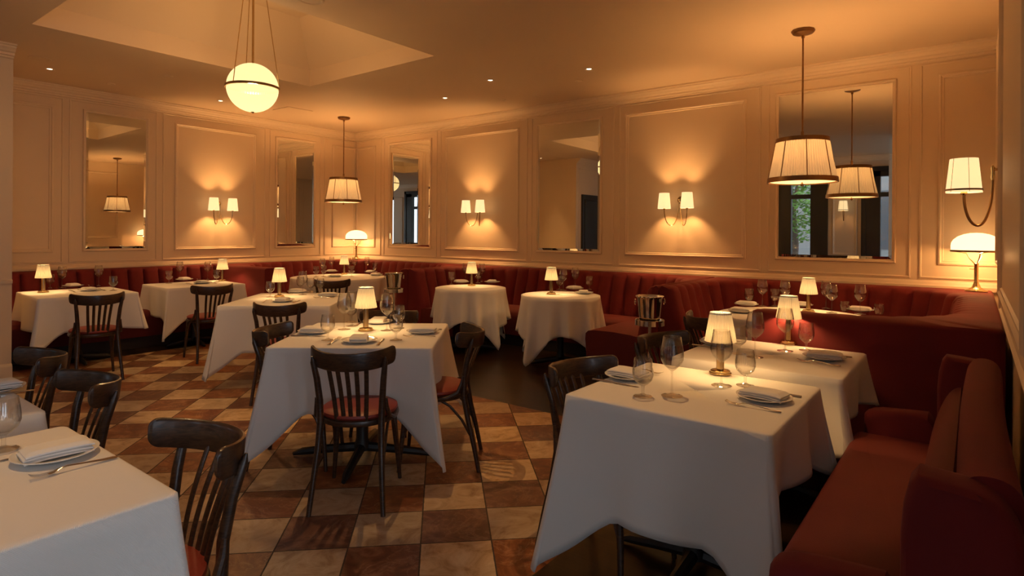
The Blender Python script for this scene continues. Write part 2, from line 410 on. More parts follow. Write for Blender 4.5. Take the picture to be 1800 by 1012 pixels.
# dado rail above the banquettes
def rail(side, c, u0, u1, prof, name=None):
    f = wallmap(side, c); rings = [[f(u, z, h) for z, h in prof] for u in (u0, u1)]
    return MB().loft(rings, True, True)
RAIL = [(.93,0),(.93,.030),(.965,.030),(.972,.022),(.985,.018),(1.0,.012),(1.01,0)]
CROWN = [(3.2,0),(3.2,.13),(3.185,.13),(3.18,.11),(3.165,.105),(3.155,.085),(3.135,.075),(3.125,.05),(3.105,.045),(3.10,.02),(3.085,.018),(3.075,0)]
trim(rail('N', YN, XW, .215, RAIL)); trim(rail('W', XW, 1.66, YN, RAIL))
trim(rail('N', YN, XW, .215, CROWN)); trim(rail('W', XW, 1.66, YN, CROWN)); trim(rail('S', YS, -7.36, 2, CROWN))
trim(rail('E', -7.36+0, YS, 1.66, [(z, -h) for z, h in CROWN]))
# pier on the west: plinth, dado, panel
p = MB(); frame('W', -7.36, .2, 1.56, .98, 2.98, BEAD, p); frame('W', -7.36, .2, 1.56, .2, .90, BEAD, p)
trim(p)
trim(rail('W', -7.36, YS, 1.66, [(0,0),(0,.03),(.12,.03),(.14,.02),(.15,0)]))
trim(rail('W', -7.36, YS, 1.66, [(.92,0),(.92,.018),(.95,.022),(.96,0)]))
# east wall: panelling, pilaster, lower rail
p = MB(); frame('E', XE, 4.75, 6.1, 1.22, 2.95, PANEL, p); trim(p)
p = MB(); p.box(.118, XE, 1.35, 4.6, .96, 3.08); trim(p, smooth=False)
p = MB(); frame('E', .118, 2.2, 4.45, 1.1, 2.95, PANEL, p); frame('E', .118, 2.05, 4.53, 1.0, 3.03, BEAD, p); trim(p)
trim(rail('E', .155, 1.3, 4.0, [(.93,0),(.93,.022),(.955,.025),(.97,.012),(.98,0)]))
# south wall panels
p = MB()
for a, bb in ((-4.6,-4.1), (-2.62,-2.12), (-.75,-.1)): frame('S', YS, a, bb, .98, 2.75, PANEL, p)
trim(p)
trim(rail('S', YS, -7.36, 2, [(0,0),(0,.02),(.14,.02),(.15,0)]))

# windows (south) ----------------------------------------------------
for k, (a, bb) in enumerate(WINS):
    f = MB()
    for x0, x1 in ((a, a+.28), (bb-.28, bb)): f.box(x0, x1, YS-.12, YS+.03, WZ0, WZ1)
    f.box(a, bb, YS-.12, YS+.03, WZ0, WZ0+.1); f.box(a, bb, YS-.12, YS+.03, WZ1-.12, WZ1); f.box(a, bb, YS-.10, YS+.02, 2.28, 2.38)
    f.box(a-.09, a, YS, YS+.05, WZ0-.3, WZ1+.1); f.box(bb, bb+.09, YS, YS+.05, WZ0-.3, WZ1+.1); f.box(a-.09, bb+.09, YS, YS+.05, WZ1, WZ1+.1)
    o = struct('window_%d' % (k+1), f, M['frame'], smooth=False)
    MB().box(a+.15, bb-.15, YS-.075, YS-.065, WZ0+.05, WZ1-.05).build('pane', M['pane'], o, smooth=False)
# dark door on the west pier
d = MB().box(-7.36, -7.31, .60, 1.42, 0, 2.36)
dd = struct('door_1', d, M['frame'], smooth=False)
frame('W', -7.31, .68, 1.34, .9, 2.25, PANEL).build('door_panel', M['frame'], dd)
# outside
struct('pavement', MB().box(-14, 10, -14, YS-.15, -.3, -.05), M['pave'], smooth=False)
bl = thing('street_building', 'pale stone building across the street, seen reflected in the wall mirrors', 'building', (-3, -13, 0))
MB().box(-11, 13, -.5, .5, 0, 4.2).build('facade', M['facade'], bl, smooth=False)
for x in range(-10, 12, 2): MB().box(x, x+1, .5, .53, .9, 3.1).build('window', M['pane_dark'], bl, smooth=False)
def tree(label, x, y, h, seed):
    rnd = random.Random(seed)
    t = thing('street_tree', label, 'tree', (x, y, -.05), 0, 'street trees outside the windows')
    MB().tube([(0,0,0),(.05,0,1.2),(0,.05,2.2),(.1,0,h-1)], [.12,.10,.08,.03], 8).build('trunk', M['bark'], t)
    lf = MB()
    for k in range(2000):
        while True:
            p = Vector((rnd.uniform(-1,1), rnd.uniform(-1,1), rnd.uniform(-1,1)))
            if p.length < 1: break
        p = Vector((p.x*1.3, p.y*1.3, h-1.4+p.z*1.4)); a = rnd.uniform(0, 6.3); q = .08
        u = Vector((math.cos(a), math.sin(a), rnd.uniform(-.6,.6)))*q; v = Vector((-math.sin(a), math.cos(a), rnd.uniform(-.8,.8)))*q*.6
        lf.add([p-u, p-v, p+u, p+v], [(0,1,2,3)])
    lf.build('foliage', M['leaf'], t, smooth=False)
tree('leafy green street tree reflected in the large right-hand mirror', -4.3, -5.4, 4.0, 1)
tree('street tree further along the pavement, outside the windows', -8.2, -6.0, 4.2, 2)

# ---------------------------------------------------------------- wall mirrors
def mirror(label, side, c, u0, u1, z0=1.165, z1=2.965, tilt=0):
    f = wallmap(side, c); t = thing('wall_mirror', label, 'mirror', f((u0+u1)/2, z0, 0), 0, 'mirrors on the panelled walls')
    off = t.location
    def sh(mb): mb.v = [(x-off.x, y-off.y, z-off.z) for x, y, z in mb.v]; return mb
    sh(frame(side, c, u0, u1, z0, z1, [(0,0),(0,.015),(.006,.024),(.014,.024),(.020,.014),(.032,.014),(.034,.004)])).build('frame', M['trim'], t)
    a, b2, w = .033, .006, .028
    rs = [[f(u0+o, z0+o, h), f(u1-o, z0+o, h), f(u1-o, z1-o, h), f(u0+o, z1-o, h)] for o, h in ((a, .0055), (a+w, .0075))]
    sh(MB().loft(rs, True)).build('mirror_edge', M['mirror'], t, smooth=False)
    g = MB(); g.add(rs[1], [(0,1,2,3)]); go_ = sh(g).build('mirror_glass', M['mirror'], t, smooth=False); go_.rotation_euler.z = math.radians(tilt)
mirror('wall mirror on the back wall, right beside the corner and its glowing lamp', 'N', YN, -8.055, -7.005)
mirror('wall mirror in the middle of the long right wall, between two sconces', 'N', YN, -4.92, -3.87, tilt=.6)
mirror('largest wall mirror behind the big right pendant, reflecting windows', 'N', YN, -1.735, -.62)
mirror('wall mirror on the left wall reflecting a pendant shade', 'W', XW, 2.715, 3.48, tilt=-.5)
mirror('narrow wall mirror on the left wall near the far corner', 'W', XW, 5.355, 6.10)

# ---------------------------------------------------------------- banquettes
def path(pts, r, ds=.0231):
    P = [Vector((x, y)) for x, y in pts]; out = []
    def seg(a, b, n):
        L = (b-a).length; k = max(1, int(L/ds))
        for i in range(k): out.append((a+(b-a)*i/k, n.copy()))
    cur = P[0]
    for i in range(1, len(P)):
        d = (P[i]-P[i-1]).normalized(); n = Vector((d.y, -d.x))
        if i < len(P)-1:
            d2 = (P[i+1]-P[i]).normalized(); n2 = Vector((d2.y, -d2.x))
            a = P[i]-d*r; seg(cur, a, n); cc = a+n*r
            k = 44
            for j in range(k):
                t = PI/2*j/k; nn = n*math.cos(t)+n2*math.sin(t); out.append((cc-nn*r, nn))
            cur = P[i]+d2*r
        else:
            seg(cur, P[i], n); out.append((P[i], n))
    s = 0; res = []
    for i, (p, n) in enumerate(out):
        if i: s += (p-out[i-1][0]).length
        res.append((p, n, s))
    return res
def banquette(label, pts, r, box, group='red velvet channel-back banquettes', pitch=.185, front=.70, cap0=True, plain_ends=(0, 0)):
    org = Vector(pts[0]); P = path(pts, r)
    t = thing('banquette', label, 'bench seat', (org.x, org.y, 0), 0, group)
    total = P[-1][2]; npitch = max(1, round(total/pitch)); pt = total/npitch
    def outer(p, n):
        best = 9
        for ax, vals in ((0, box[:2]), (1, box[2:])):
            for v in vals:
                if v is None: continue
                q = -n[ax]
                if abs(q) < 1e-4: continue
                tt = (v-p[ax])/q
                if tt > .01: best = min(best, tt)
        return best
    rings = []
    for p, n, s in P:
        o = outer(p, n); ph = abs(math.sin(PI*s/pt)); bl = .082*(ph**.3)-.056; tb = .030*(ph**.3)-.022
        prof = [(-o, .0), (-o, .925), (-o+.02, .945), (-min(o-.03, .12), .947), (-.05, .944+tb*.25), (-.015, .938+tb*.55), (.01+bl*.5, .925+tb*.35), (.025+bl, .89),
                (.05+bl, .78), (.085+bl, .66), (.11+bl, .54), (.13+bl, .44), (.12, .42), (.12, 0)]
        rings.append([(p.x+n.x*a-org.x, p.y+n.y*a-org.y, z) for a, z in prof])
    MB().loft(rings, True, True).build('channelled_backrest', M['velvet'], t, ang=50)
    rings = []; rb = []
    for p, n, s in P:
        prof = [(.13, .14), (.13, .44), (.20, .452), (.40, .462), (.60, .458), (front-.03, .448), (front, .42), (front+.004, .36), (front-.004, .27), (front-.012, .14)]
        rings.append([(p.x+n.x*a-org.x, p.y+n.y*a-org.y, z) for a, z in prof])
        rb.append([(p.x+n.x*a-org.x, p.y+n.y*a-org.y, z) for a, z in ((.13,0),(.13,.14),(front-.07,.14),(front-.07,0))])
    MB().loft(rings, True, True).build('seat_cushion', M['seat'], t, ang=50)
    MB().loft(rb, True, True).build('plinth', M['plinth'], t)
    return t
banquette('red channelled banquette along the left wall, behind two square tables', [(-8.75,1.68),(-8.75,4.28)], .1, (XW+.004,None,None,None))
banquette('curved red corner banquette around the big round table', [(-7.42,4.52),(-8.75,4.52),(-8.75,6.75),(-6.12,6.75),(-6.12,5.49)], .72, (XW+.004,-5.97,4.30,YN-.004))
banquette('red U-shaped banquette behind the two small round tables', [(-5.84,5.49),(-5.84,6.75),(-2.45,6.75),(-2.45,5.33)], .72, (-5.96,-2.365,None,YN-.004))
banquette('right-hand red booth with a plain partition back and curved corner', [(-2.25,5.33),(-2.25,6.75),(-.09,6.75),(-.09,4.26),(-1.14,4.26)], .70, (-2.355,.125,4.02,YN-.004))

def chaikin(p, k=2):
    for _ in range(k):
        q = []
        for i in range(len(p)):
            a, b = p[i], p[(i+1) % len(p)]
            q += [(a[0]*.75+b[0]*.25, a[1]*.75+b[1]*.25), (a[0]*.25+b[0]*.75, a[1]*.25+b[1]*.75)]
        p = q
    return p
# two-seat sofa against the east wall --------------------------------
so = thing('settee', 'low red velvet settee with wings against the right wall', 'sofa', (-.15, 2.55, 0))
def SO(x0, x1, y0, y1, z0, z1, r, name, mat='velvet', n=5):
    MB().rbox(x0+.15, x1+.15, y0-2.55, y1-2.55, z0, z1, r, n).build(name, M[mat], so)
SO(-.46, -.06, 1.75, 3.33, .24, .50, .035, 'seat_cushion', 'seat')
SO(-.44, .06, 1.68, 3.40, .05, .25, .02, 'base')
# back: leaning, rolled top
bk = []
for k in range(25):
    y = 1.72+(3.36-1.72)*k/24; sag = .012*math.sin(PI*k/24)
    prof = chaikin([(-.10,.40),(-.07,.60),(-.035,.72),(-.03,.80),(-.027,.87),(.0,.90),(.06,.90),(.092,.86),(.098,.76),(.098,.5),(.098,.1),(-.06,.1)])
    bk.append([(x+.15-sag, y-2.55, z) for x, z in prof])
MB().loft(bk, True, True).build('backrest', M['velvet'], so, ang=60)
rg = []
for yy, ins in ((1.76,.03),(1.775,.008),(1.80,0),(3.27,0),(3.295,.008),(3.31,.03)):
    rg.append([(x+.15+ins*.5, yy-2.55, z-(ins if z > .6 else 0)) for x, z in chaikin([(-.165,.47),(-.15,.58),(-.115,.70),(-.075,.775),(-.03,.78),(-.03,.47)])])
MB().loft(rg, True, True).build('back_pad', M['seat'], so, ang=60)
for y0 in (1.62, 3.30):
    y1 = y0+.13
    w1 = chaikin([(-.135,.06),(-.135,.5),(-.135,.90),(-.05,.895),(.03,.885),(.085,.82),(.098,.68),(.098,.06)])
    rg = []
    for yy, ins in ((y0,.014),(y0+.014,.003),(y0+.03,0),(y1-.03,0),(y1-.014,.003),(y1,.014)):
        rg.append([(x+.15+(ins if x < 0 else -ins), yy-2.55, z-(ins if z > .4 else 0)) for x, z in w1])
    MB().loft(rg, True, True).build('wing', M['velvet'], so, ang=50)
    a = chaikin([(-.12,.625),(-.25,.620),(-.42,.605),(-.425,.53),(-.42,.3),(-.42,.06),(-.12,.06)])
    rg = []
    for yy, ins in ((y0,.02),(y0+.02,.004),(y0+.045,0),(y1-.045,0),(y1-.02,.004),(y1,.02)):
        rg.append([(x+.15+(ins if x < -.2 else 0), yy-2.55, z-(ins if z > .2 else 0)) for x, z in a])
    MB().loft(rg, True, True).build('arm', M['velvet'], so, ang=50)

# ---------------------------------------------------------------- bentwood chair
def make_chair():
    t = thing('bentwood_chair', '', 'chair', group='dark bentwood chairs with red seats')
    R = .205
    def seatr(a, r):   # slightly squared front
        x, y = r*math.cos(a), r*math.sin(a); k = 1+.07*(abs(math.sin(2*a))**2)*(1 if y > 0 else 0)
        return x*k, y*k
    n = 40
    def ring(r, z): return [(*seatr(2*PI*k/n, r), z) for k in range(n)]
    MB().loft([ring(.19,.452), ring(R-.006,.456), ring(R,.466), ring(R-.003,.478), ring(R-.02,.488), ring(.15,.494), ring(.07,.496), ring(.001,.497)], True, True).build('seat', M['leather'], t)
    MB().loft([ring(.175,.425), ring(R-.008,.420), ring(R+.004,.426), ring(R+.008,.438), ring(R+.004,.45), ring(R-.01,.457), ring(.175,.455), ring(.175,.425)], True).build('seat_frame', M['wood'], t)
    for sgn in (-1, 1):
        # back post: floor -> seat -> top rail
        pts = [(.188,-.285,0),(.176,-.255,.15),(.163,-.215,.32),(.158,-.190,.45),(.162,-.192,.56),(.172,-.212,.68),(.184,-.238,.77),(.188,-.245,.80)]
        MB().tube([(sgn*x,y,z) for x,y,z in pts], [.0125,.0145,.0165,.018,.0175,.0165,.014,.004], 10).build('back_leg', M['wood'], t)
        pts = [(.192,.195,0),(.180,.182,.15),(.165,.162,.32),(.158,.150,.44)]
        MB().tube([(sgn*x,y,z) for x,y,z in pts], [.011,.014,.017,.019], 10).build('front_leg', M['wood'], t)
        # bent braces under the seat and the ear beside the back post
        br = [(sgn*.180,.172,.20),(sgn*.176,.13,.31),(sgn*.172,.07,.39),(sgn*.168,.0,.424)]
        MB().tube(br, .008, 8).build('brace', M['wood'], t)
        br = [(sgn*.172,-.240,.20),(sgn*.174,-.18,.31),(sgn*.172,-.11,.39),(sgn*.170,-.05,.424)]
        MB().tube(br, .008, 8).build('brace', M['wood'], t)
        er = [(sgn*.205,-.02,.437),(sgn*.204,-.09,.445),(sgn*.192,-.155,.475),(sgn*.182,-.18,.53),(sgn*.182,-.186,.575)]
        MB().tube(er, [.010,.012,.013,.012,.007], 8).build('ear', M['wood'], t)
    MB().tube([(x, .162+.02*math.cos(x*9), .405) for x in (-.155,-.08,0,.08,.155)], .008, 8).build('brace', M['wood'], t)
    # top rail: bent board
    rr, cy, H = .229, -.071, .047
    rings = []
    m = 60
    for k in range(m+1):
        u = math.sin(PI/2*(-1+2*k/m)); a = math.radians(72)*u
        e = min(1, (1-abs(u))/.12); h = H*(.30+.70*math.sqrt(max(0, 1-(1-e)**2))) if e < 1 else H
        th = .0095 if e > .2 else .0065
        zc = .778+.024*u*u
        prof = []
        for q in range(12):
            b = 2*PI*q/12; cc, ss = math.cos(b), math.sin(b)
            prof.append((th*math.copysign(abs(cc)**.6, cc), h*math.copysign(abs(ss)**.45, ss)))
        rg = []
        for dr, dz in prof:
            lean = -.12*dz
            r_ = rr+dr
            rg.append((math.sin(a)*r_, cy-math.cos(a)*r_-lean*-1*math.cos(a), zc+dz))
        rings.append(rg)
    MB().loft(rings, True, True).build('top_rail', M['wood'], t, ang=50)
    for k in range(5):
        x = (k-2)*.048; y1 = cy-math.sqrt(rr*rr-x*x)+.004; y0 = -.188+abs(k-2)*.004
        pts = []
        for q in range(9):
            v = q/8; z = .445+(.755-.445)*v
            pts.append((x*(.78+.22*v), y0+(y1-y0)*v-.012*math.sin(PI*v)*-1, z))
        MB().tube(pts, .0055, 8, flat=2.15).build('slat', M['wood'], t)
    return t
chair = make_chair()
def put_chair(label, x, y, deg): place(chair, label, (x, y, 0), math.radians(deg-90))
put_chair('dark bentwood chair in the middle foreground, its back to us at the centre table', -2.694, 2.127, 128.6)
put_chair('dark bentwood chair on the left side of the centre table', -3.355, 2.215, 38.5)
put_chair('dark bentwood chair on the right side of the centre table, reddish seat showing', -2.70, 2.72, 218.5)
put_chair('dark bentwood chair on the far side of the centre table, mostly hidden', -3.43, 2.93, -53)
put_chair('dark bentwood chair in front of the table behind the centre one', -4.77, 2.96, 131)
put_chair('dark bentwood chair pushed up to the big round corner table', -6.53, 4.72, 141)
put_chair('dark bentwood chair at the far-left banquette table by the pillar', -6.80, 2.17, 171)
put_chair('dark bentwood chair at the second left banquette table', -6.90, 3.31, 171)
put_chair('large dark bentwood chair behind the front left table, cut off at the bottom', -1.85, .665, -90)
put_chair('dark bentwood chair at the left edge, nearer one of the two behind the cut-off tables', -2.90, .70, -91)
put_chair('leftmost dark bentwood chair, beside the white pillar base', -3.66, .73, -92)
put_chair('dark bentwood chair on the left side of the front right table', -1.28, 2.41, -10)
put_chair('dark bentwood chair at the second right-hand table, rail half hidden by a glass', -1.30, 3.37, -12)
put_chair('dark bentwood chair facing into the right booth, behind a table lamp', -1.50, 4.62, 58)

# ---------------------------------------------------------------- tables and cloths
def table_base(label, x, y, deg, sx, sy, rnd=False, foot=.36, off=0):
    t = thing('pedestal_table', label, 'table', (x, y, 0), math.radians(deg), 'black pedestal tables under white cloths')
    if rnd: MB().lathe([(.001,.725),(sx-.012,.725),(sx-.008,.73),(sx-.008,.75),(sx-.012,.753),(.001,.753)], 48).build('tabletop', M['wood'], t)
    else: MB().rbox(-sx/2+.008, sx/2-.008, -sy/2+.008, sy/2-.008, .725, .753, .006, 2).build('tabletop', M['wood'], t)
    MB().lathe([(.001,.05),(.055,.05),(.05,.08),(.038,.12),(.036,.68),(.05,.70),(.12,.715),(.12,.726),(.001,.726)], 20, (0,-off,0)).build('column', M['black'], t)
    for k in range(4):
        a = PI/2*k
        f = MB().tube([(.02,0,.065),(foot*.5,0,.05),(foot*.9,0,.032),(foot+.02,0,.016)], [.03,.027,.024,.012], 8)
        f.v = [(px*math.cos(a)-py*math.sin(a), px*math.sin(a)+py*math.cos(a)-off, pz) for px, py, pz in f.v]
        f.build('foot', M['black'], t)
    return t
def rect_cloth(label, x, y, deg, sx, sy, drops=(.40,.40,.40,.40), tips=(.66,.66,.66,.66), seed=0, flare=.13):
    # sides: S, E, N, W ; tips: SW, SE, NE, NW (in the cloth's own frame)
    rnd = random.Random(seed); hx, hy, r = sx/2+.003, sy/2+.003, .022
    per = []     # (pos, normal, side, u from start corner, u from end corner)
    cor = [(-hx,-hy), (hx,-hy), (hx,hy), (-hx,hy)]; nn = [(0,-1),(1,0),(0,1),(-1,0)]
    m = 34
    for i in range(4):
        a, b = Vector(cor[i]), Vector(cor[(i+1) % 4]); L = (b-a).length; d = (b-a)/L; nv = Vector(nn[i])
        # corner arc around a
        pv = Vector(nn[i-1])
        for q in range(5):
            t = (q+.5)/5*PI/2; n = pv*math.cos(t)+nv*math.sin(t)
            cc = a+Vector((r if a.x < 0 else -r, r if a.y < 0 else -r)); per.append((cc+n*r, n, i, 0.0, L, i))
        for q in range(m):
            v = q/(m-1); v = v+.10*math.sin(2*PI*v)*-1    # denser near the corners
            u = r+(L-2*r)*v; per.append((a+d*u, nv, i, u, L-u, i))
    n = len(per); rows = []
    top = .7605
    for sc_ in (.02, .35, .7, .93, .985):
        rows.append([(p.x*sc_, p.y*sc_, top) for p, *_ in per])
    rows.append([(p.x, p.y, top-.0035) for p, *_ in per])
    ph = [rnd.uniform(0, 6.28) for _ in range(12)]; NV = 14
    for k in range(1, NV+1):
        v = k/NV; row = []
        for p, nv, i, ua, ub, ci in per:
            w = .23; D = drops[i]
            if ua <= ub: u, tip, c0, dirc = ua, tips[i], Vector(cor[i]), 1
            else: u, tip, c0, dirc = ub, tips[(i+1) % 4], Vector(cor[(i+1) % 4]), -1
            Dm = D if u > .25 else D
            L = Dm+(tip-Dm)*max(0, 1-u/w)**1.05
            fl = flare*math.exp(-(u/.07)**2); diag = c0.normalized()
            g = math.exp(-((u-.20)/.09)**2)
            wav = sum(math.sin((p.x*7+p.y*9)*(1+.45*j)+ph[j+i*3 if j+i*3 < 12 else j]) for j in range(3))*.009
            out = .018*v+wav*v**1.3-.045*g*v*min(1, tip/.5)
            tx = nv.orthogonal() if False else Vector((-nv.y, nv.x))
            # slide toward the corner so the hanging point narrows
            sl = Vector((0, 0))
            if 0 < u < w:
                toward = (c0-p); toward = toward.normalized() if toward.length > 1e-5 else Vector((0, 0))
                sl = toward*(.62*u*(1-u/w)*v)
            q = p+nv*out+diag*fl*v**1.2*(tip/.66)+sl
            z = top-.004-L*v*(1-.03*math.exp(-(u/.1)**2))
            row.append((q.x, q.y, max(z, .012)))
        rows.append(row)
    rings = rows
    cm = MB().loft(rings, True, False); cm.add(rings[0], [tuple(range(n))])
    o = cm.build('tablecloth', M['cloth'], ang=180, loc=(x, y, 0))
    o.rotation_euler = (0, 0, math.radians(deg))
    sm = o.modifiers.new('hem', 'SOLIDIFY'); sm.thickness = .0018; sm.offset = 1
    return tag(o, label, 'tablecloth', 'white tablecloths')
def round_cloth(label, x, y, deg, R, half, seed=0, cut=.71):
    rnd = random.Random(seed); n = 176; rows = []; top = .7605
    for sc_ in (.02, .4, .8, .97): rows.append([(R*sc_*math.cos(2*PI*k/n), R*sc_*math.sin(2*PI*k/n), top) for k in range(n)])
    rows.append([(R*math.cos(2*PI*k/n), R*math.sin(2*PI*k/n), top-.003) for k in range(n)])
    p1, p2, p3 = [rnd.uniform(0, 6.28) for _ in range(3)]; NV = 14
    for j in range(1, NV+1):
        v = j/NV; row = []
        for k in range(n):
            a = 2*PI*k/n
            ext = half/max(abs(math.cos(a)), abs(math.sin(a))); L = min(ext, R+cut)-R
            tipness = max(0, (ext-half*1.12)/(half*.3))
            fold = .042*math.sin(13*a+p1)+.016*math.sin(21*a+p2)+.012*math.sin(7*a+p3)
            r = R+.015*v+(fold*v**1.1)+.07*tipness*v
            a2 = a+.035*math.sin(13*a+p1+1.4)*v
            row.append((r*math.cos(a2), r*math.sin(a2), max(.012, top-.004-L*v*(.985))))
        rows.append(row)
    cm = MB().loft(rows, True, False); cm.add(rows[0], [tuple(range(n))])
    o = cm.build('tablecloth', M['cloth'], ang=180, loc=(x, y, 0))
    o.rotation_euler = (0, 0, math.radians(deg)); sm = o.modifiers.new('hem', 'SOLIDIFY'); sm.thickness = .0018; sm.offset = 1
    return tag(o, label, 'tablecloth', 'white tablecloths')
CX, CYY, CA = -3.19, 2.58, 38.0
TB = {  # name: (phrase, x, y, deg, sx, sy)
 'FR': ('the front right table', -.955, 2.55, 0, .82, .81),
 'R2': ('the second right-hand table', -.91, 3.57, 0, .83, .79),
 'C': ('the centre table', CX, CYY, CA, .965, .96),
 'C2': ('the table behind the centre one', -5.42, 3.44, 41.5, 1.0, 1.14),
 'W1': ('the far-left banquette table', -7.74, 2.31, -3, .95, .88),
 'W2': ('the second left banquette table', -7.86, 3.60, -3, .82, .92),
 'A': ('the front left table', -2.065, .28, 0, .87, .86),
 'A2': ('the table at the left edge', -3.36, .28, 0, 1.22, .88)}
drops = {'FR': ((.47,.27,.30,.46), (.74,.80,.42,.50)), 'R2': ((.42,.24,.24,.40), (.5,.34,.30,.5)), 'C': ((.385,.40,.40,.38), (.70,.70,.66,.66)),
 'C2': ((.42,.40,.40,.46), (.68,.64,.62,.66)), 'W1': ((.36,.36,.26,.30), (.60,.60,.4,.4)), 'W2': ((.36,.38,.3,.3), (.62,.62,.4,.4)),
 'A': ((.42,.55,.38,.3), (.6,.72,.62,.4)), 'A2': ((.42,.42,.32,.3), (.6,.6,.42,.4))}
for i, (k, (ph, x, y, dg, sx, sy)) in enumerate(TB.items()):
    lab = {'FR': 'big white tablecloth with a drooping point on the front right table', 'C': 'white tablecloth with long hanging corners on the centre table'}.get(k, 'white tablecloth hanging over '+ph)
    D, T = drops[k]
    if k == 'R2': px, py, fo = x-.02, y, .28
    elif k == 'C': px, py, fo = x, y, .42
    else: px, py, fo = x, y, .30 if k != 'FR' else .33
    table_base('black pedestal of '+ph+', mostly under its cloth', x, y, dg, sx, sy, foot=fo, off=.13 if k == 'C' else 0)
    rect_cloth(lab, x, y, dg, sx, sy, D, T, seed=i+3, flare=.10 if k != 'C' else .13)
RT = {'N1': ('the left small round table', -4.92, 5.56, -57, .43, .80), 'N2': ('the right small round table', -3.60, 5.55, -52, .43, .82),
      'K': ('the big round corner table', -7.54, 5.56, -50, .69, 1.03), 'BO': ('the booth table behind the partition', -1.20, 5.42, -40, .60, .95)}
for i, (k, (ph, x, y, dg, R, hf)) in enumerate(RT.items()):
    table_base('black pedestal of '+ph+', under its cloth', x, y, dg, R, R, True, .30)
    round_cloth('white tablecloth draped over '+ph, x, y, dg, R, hf, seed=i+30)

# ---------------------------------------------------------------- tableware prototypes
TOP = .763
def lathe_thing(name, cat, group, prof, mat, n=24):
    o = MB().lathe(prof, n).build(name, M[mat], ang=35); return tag(o, '', cat, group)
wine = lathe_thing('wine_glass', 'glass', 'tall empty wine glasses', [(.001,.004),(.043,.0015),(.044,.0025),(.02,.006),(.006,.012),(.0038,.03),(.0035,.09),(.005,.105),(.018,.115),(.036,.132),(.046,.152),(.0485,.170),(.046,.195),(.040,.225),(.0365,.248),(.0358,.249),(.0352,.247),(.039,.222),(.0448,.19),(.047,.168),(.0446,.152),(.034,.134),(.016,.118),(.001,.1125)], 'glass', 28)
gob = lathe_thing('water_goblet', 'glass', 'short-stemmed water goblets', [(.001,.005),(.038,.0015),(.039,.003),(.018,.007),(.0065,.014),(.0055,.03),(.008,.046),(.022,.055),(.037,.070),(.0435,.09),(.0435,.108),(.040,.135),(.0365,.160),(.0358,.161),(.0352,.159),(.0385,.134),(.042,.107),(.0418,.09),(.0352,.072),(.02,.058),(.001,.052)], 'glass', 28)
tum = lathe_thing('tumbler', 'glass', 'stemless tumblers', [(.001,.002),(.026,.0015),(.034,.012),(.0385,.035),(.038,.06),(.0345,.086),(.034,.087),(.0332,.086),(.0365,.06),(.037,.036),(.032,.015),(.024,.006),(.001,.005)], 'glass', 28)
plate = lathe_thing('plate', 'plate', 'white round plates', [(.001,.004),(.05,.0015),(.062,.0015),(.066,.004),(.095,.012),(.108,.018),(.1085,.020),(.106,.0205),(.092,.0155),(.066,.0085),(.055,.007),(.001,.007)], 'china', 40)
nk = MB()
def slab(x0, x1, y0, y1, z, th, amp, seed):
    rnd = random.Random(seed); nx, ny = 12, 8; q = [rnd.uniform(0, 6) for _ in range(4)]
    def hz(u, v): return amp*(math.sin(3*u+q[0])+math.sin(4*v+q[1]))*.5-.004*abs(2*u-1)**3
    G = []
    for zz in (0, 1):
        for j in range(ny+1):
            for i in range(nx+1):
                u, v = i/nx, j/ny; e = 1-((1 if zz else 0)*.0)
                px = x0+(x1-x0)*u; py = y0+(y1-y0)*v
                edge = min(1, min(u, 1-u)/.05, min(v, 1-v)/.06); hh = th*(.35+.65*math.sqrt(edge)) if zz else 0
                G.append((px, py, z+hh+hz(u, v)))
    fs = []; W = nx+1; T_ = W*(ny+1)
    for j in range(ny):
        for i in range(nx):
            a = j*W+i; fs.append((a, a+W, a+W+1, a+1)); fs.append((T_+a, T_+a+1, T_+a+W+1, T_+a+W))
    for i in range(nx): fs.append((i, i+1, T_+i+1, T_+i)); a = ny*W+i; fs.append((a+1, a, T_+a, T_+a+1))
    for j in range(ny): a = j*W; fs.append((a+W, a, T_+a, T_+a+W)); a = j*W+nx; fs.append((a, a+W, T_+a+W, T_+a))
    nk.add([tuple(p) for p in G], fs)
slab(-.085,.083,-.052,.055,.017,.011,.001,1); slab(-.083,.085,-.050,.053,.0255,.011,.001,2); slab(-.086,.080,-.048,.054,.034,.012,.0015,3)
napkin = tag(nk.build('napkin', M['napkin'], ang=45), '', 'napkin', 'folded white napkins')
# cutlery: along local +Y (tip), origin mid
def cutlery():
    def strip(pts):   # (y, halfwidth, z, thick)
        rings = [[(-w, y, z), (-w*.5, y, z+t), (w*.5, y, z+t), (w, y, z), (w*.5, y, z-t*.3), (-w*.5, y, z-t*.3)] for y, w, z, t in pts]
        return MB().loft(rings, True, True)
    f = strip([(-.105,.004,.004,.002),(-.10,.009,.004,.003),(-.07,.008,.005,.003),(-.03,.004,.009,.003),(.02,.003,.014,.003),(.04,.006,.012,.002),(.052,.0115,.008,.0015),(.064,.0125,.006,.0015)])
    for k in range(4):
        x = -.0105+.007*k; f.loft([[(x-.0018,y,z),(x+.0018,y,z),(x+.0018,y,z+.0018),(x-.0018,y,z+.0018)] for y, z in ((.060,.005),(.08,.005),(.097,.009),(.105,.013))], True, True)
    fork = tag(f.build('fork', M['cutlery'], ang=30), '', 'fork', 'silver forks')
    kn = strip([(-.115,.005,.003,.004),(-.112,.009,.003,.005),(-.06,.0075,.003,.005),(-.01,.005,.003,.004),(.0,.0055,.002,.003),(.01,.0085,.002,.0015),(.07,.009,.002,.0012),(.10,.007,.002,.001),(.118,.0015,.002,.0008)])
    knife = tag(kn.build('knife', M['cutlery'], ang=30), '', 'knife', 'silver knives')
    return fork, knife
fork, knife = cutlery()
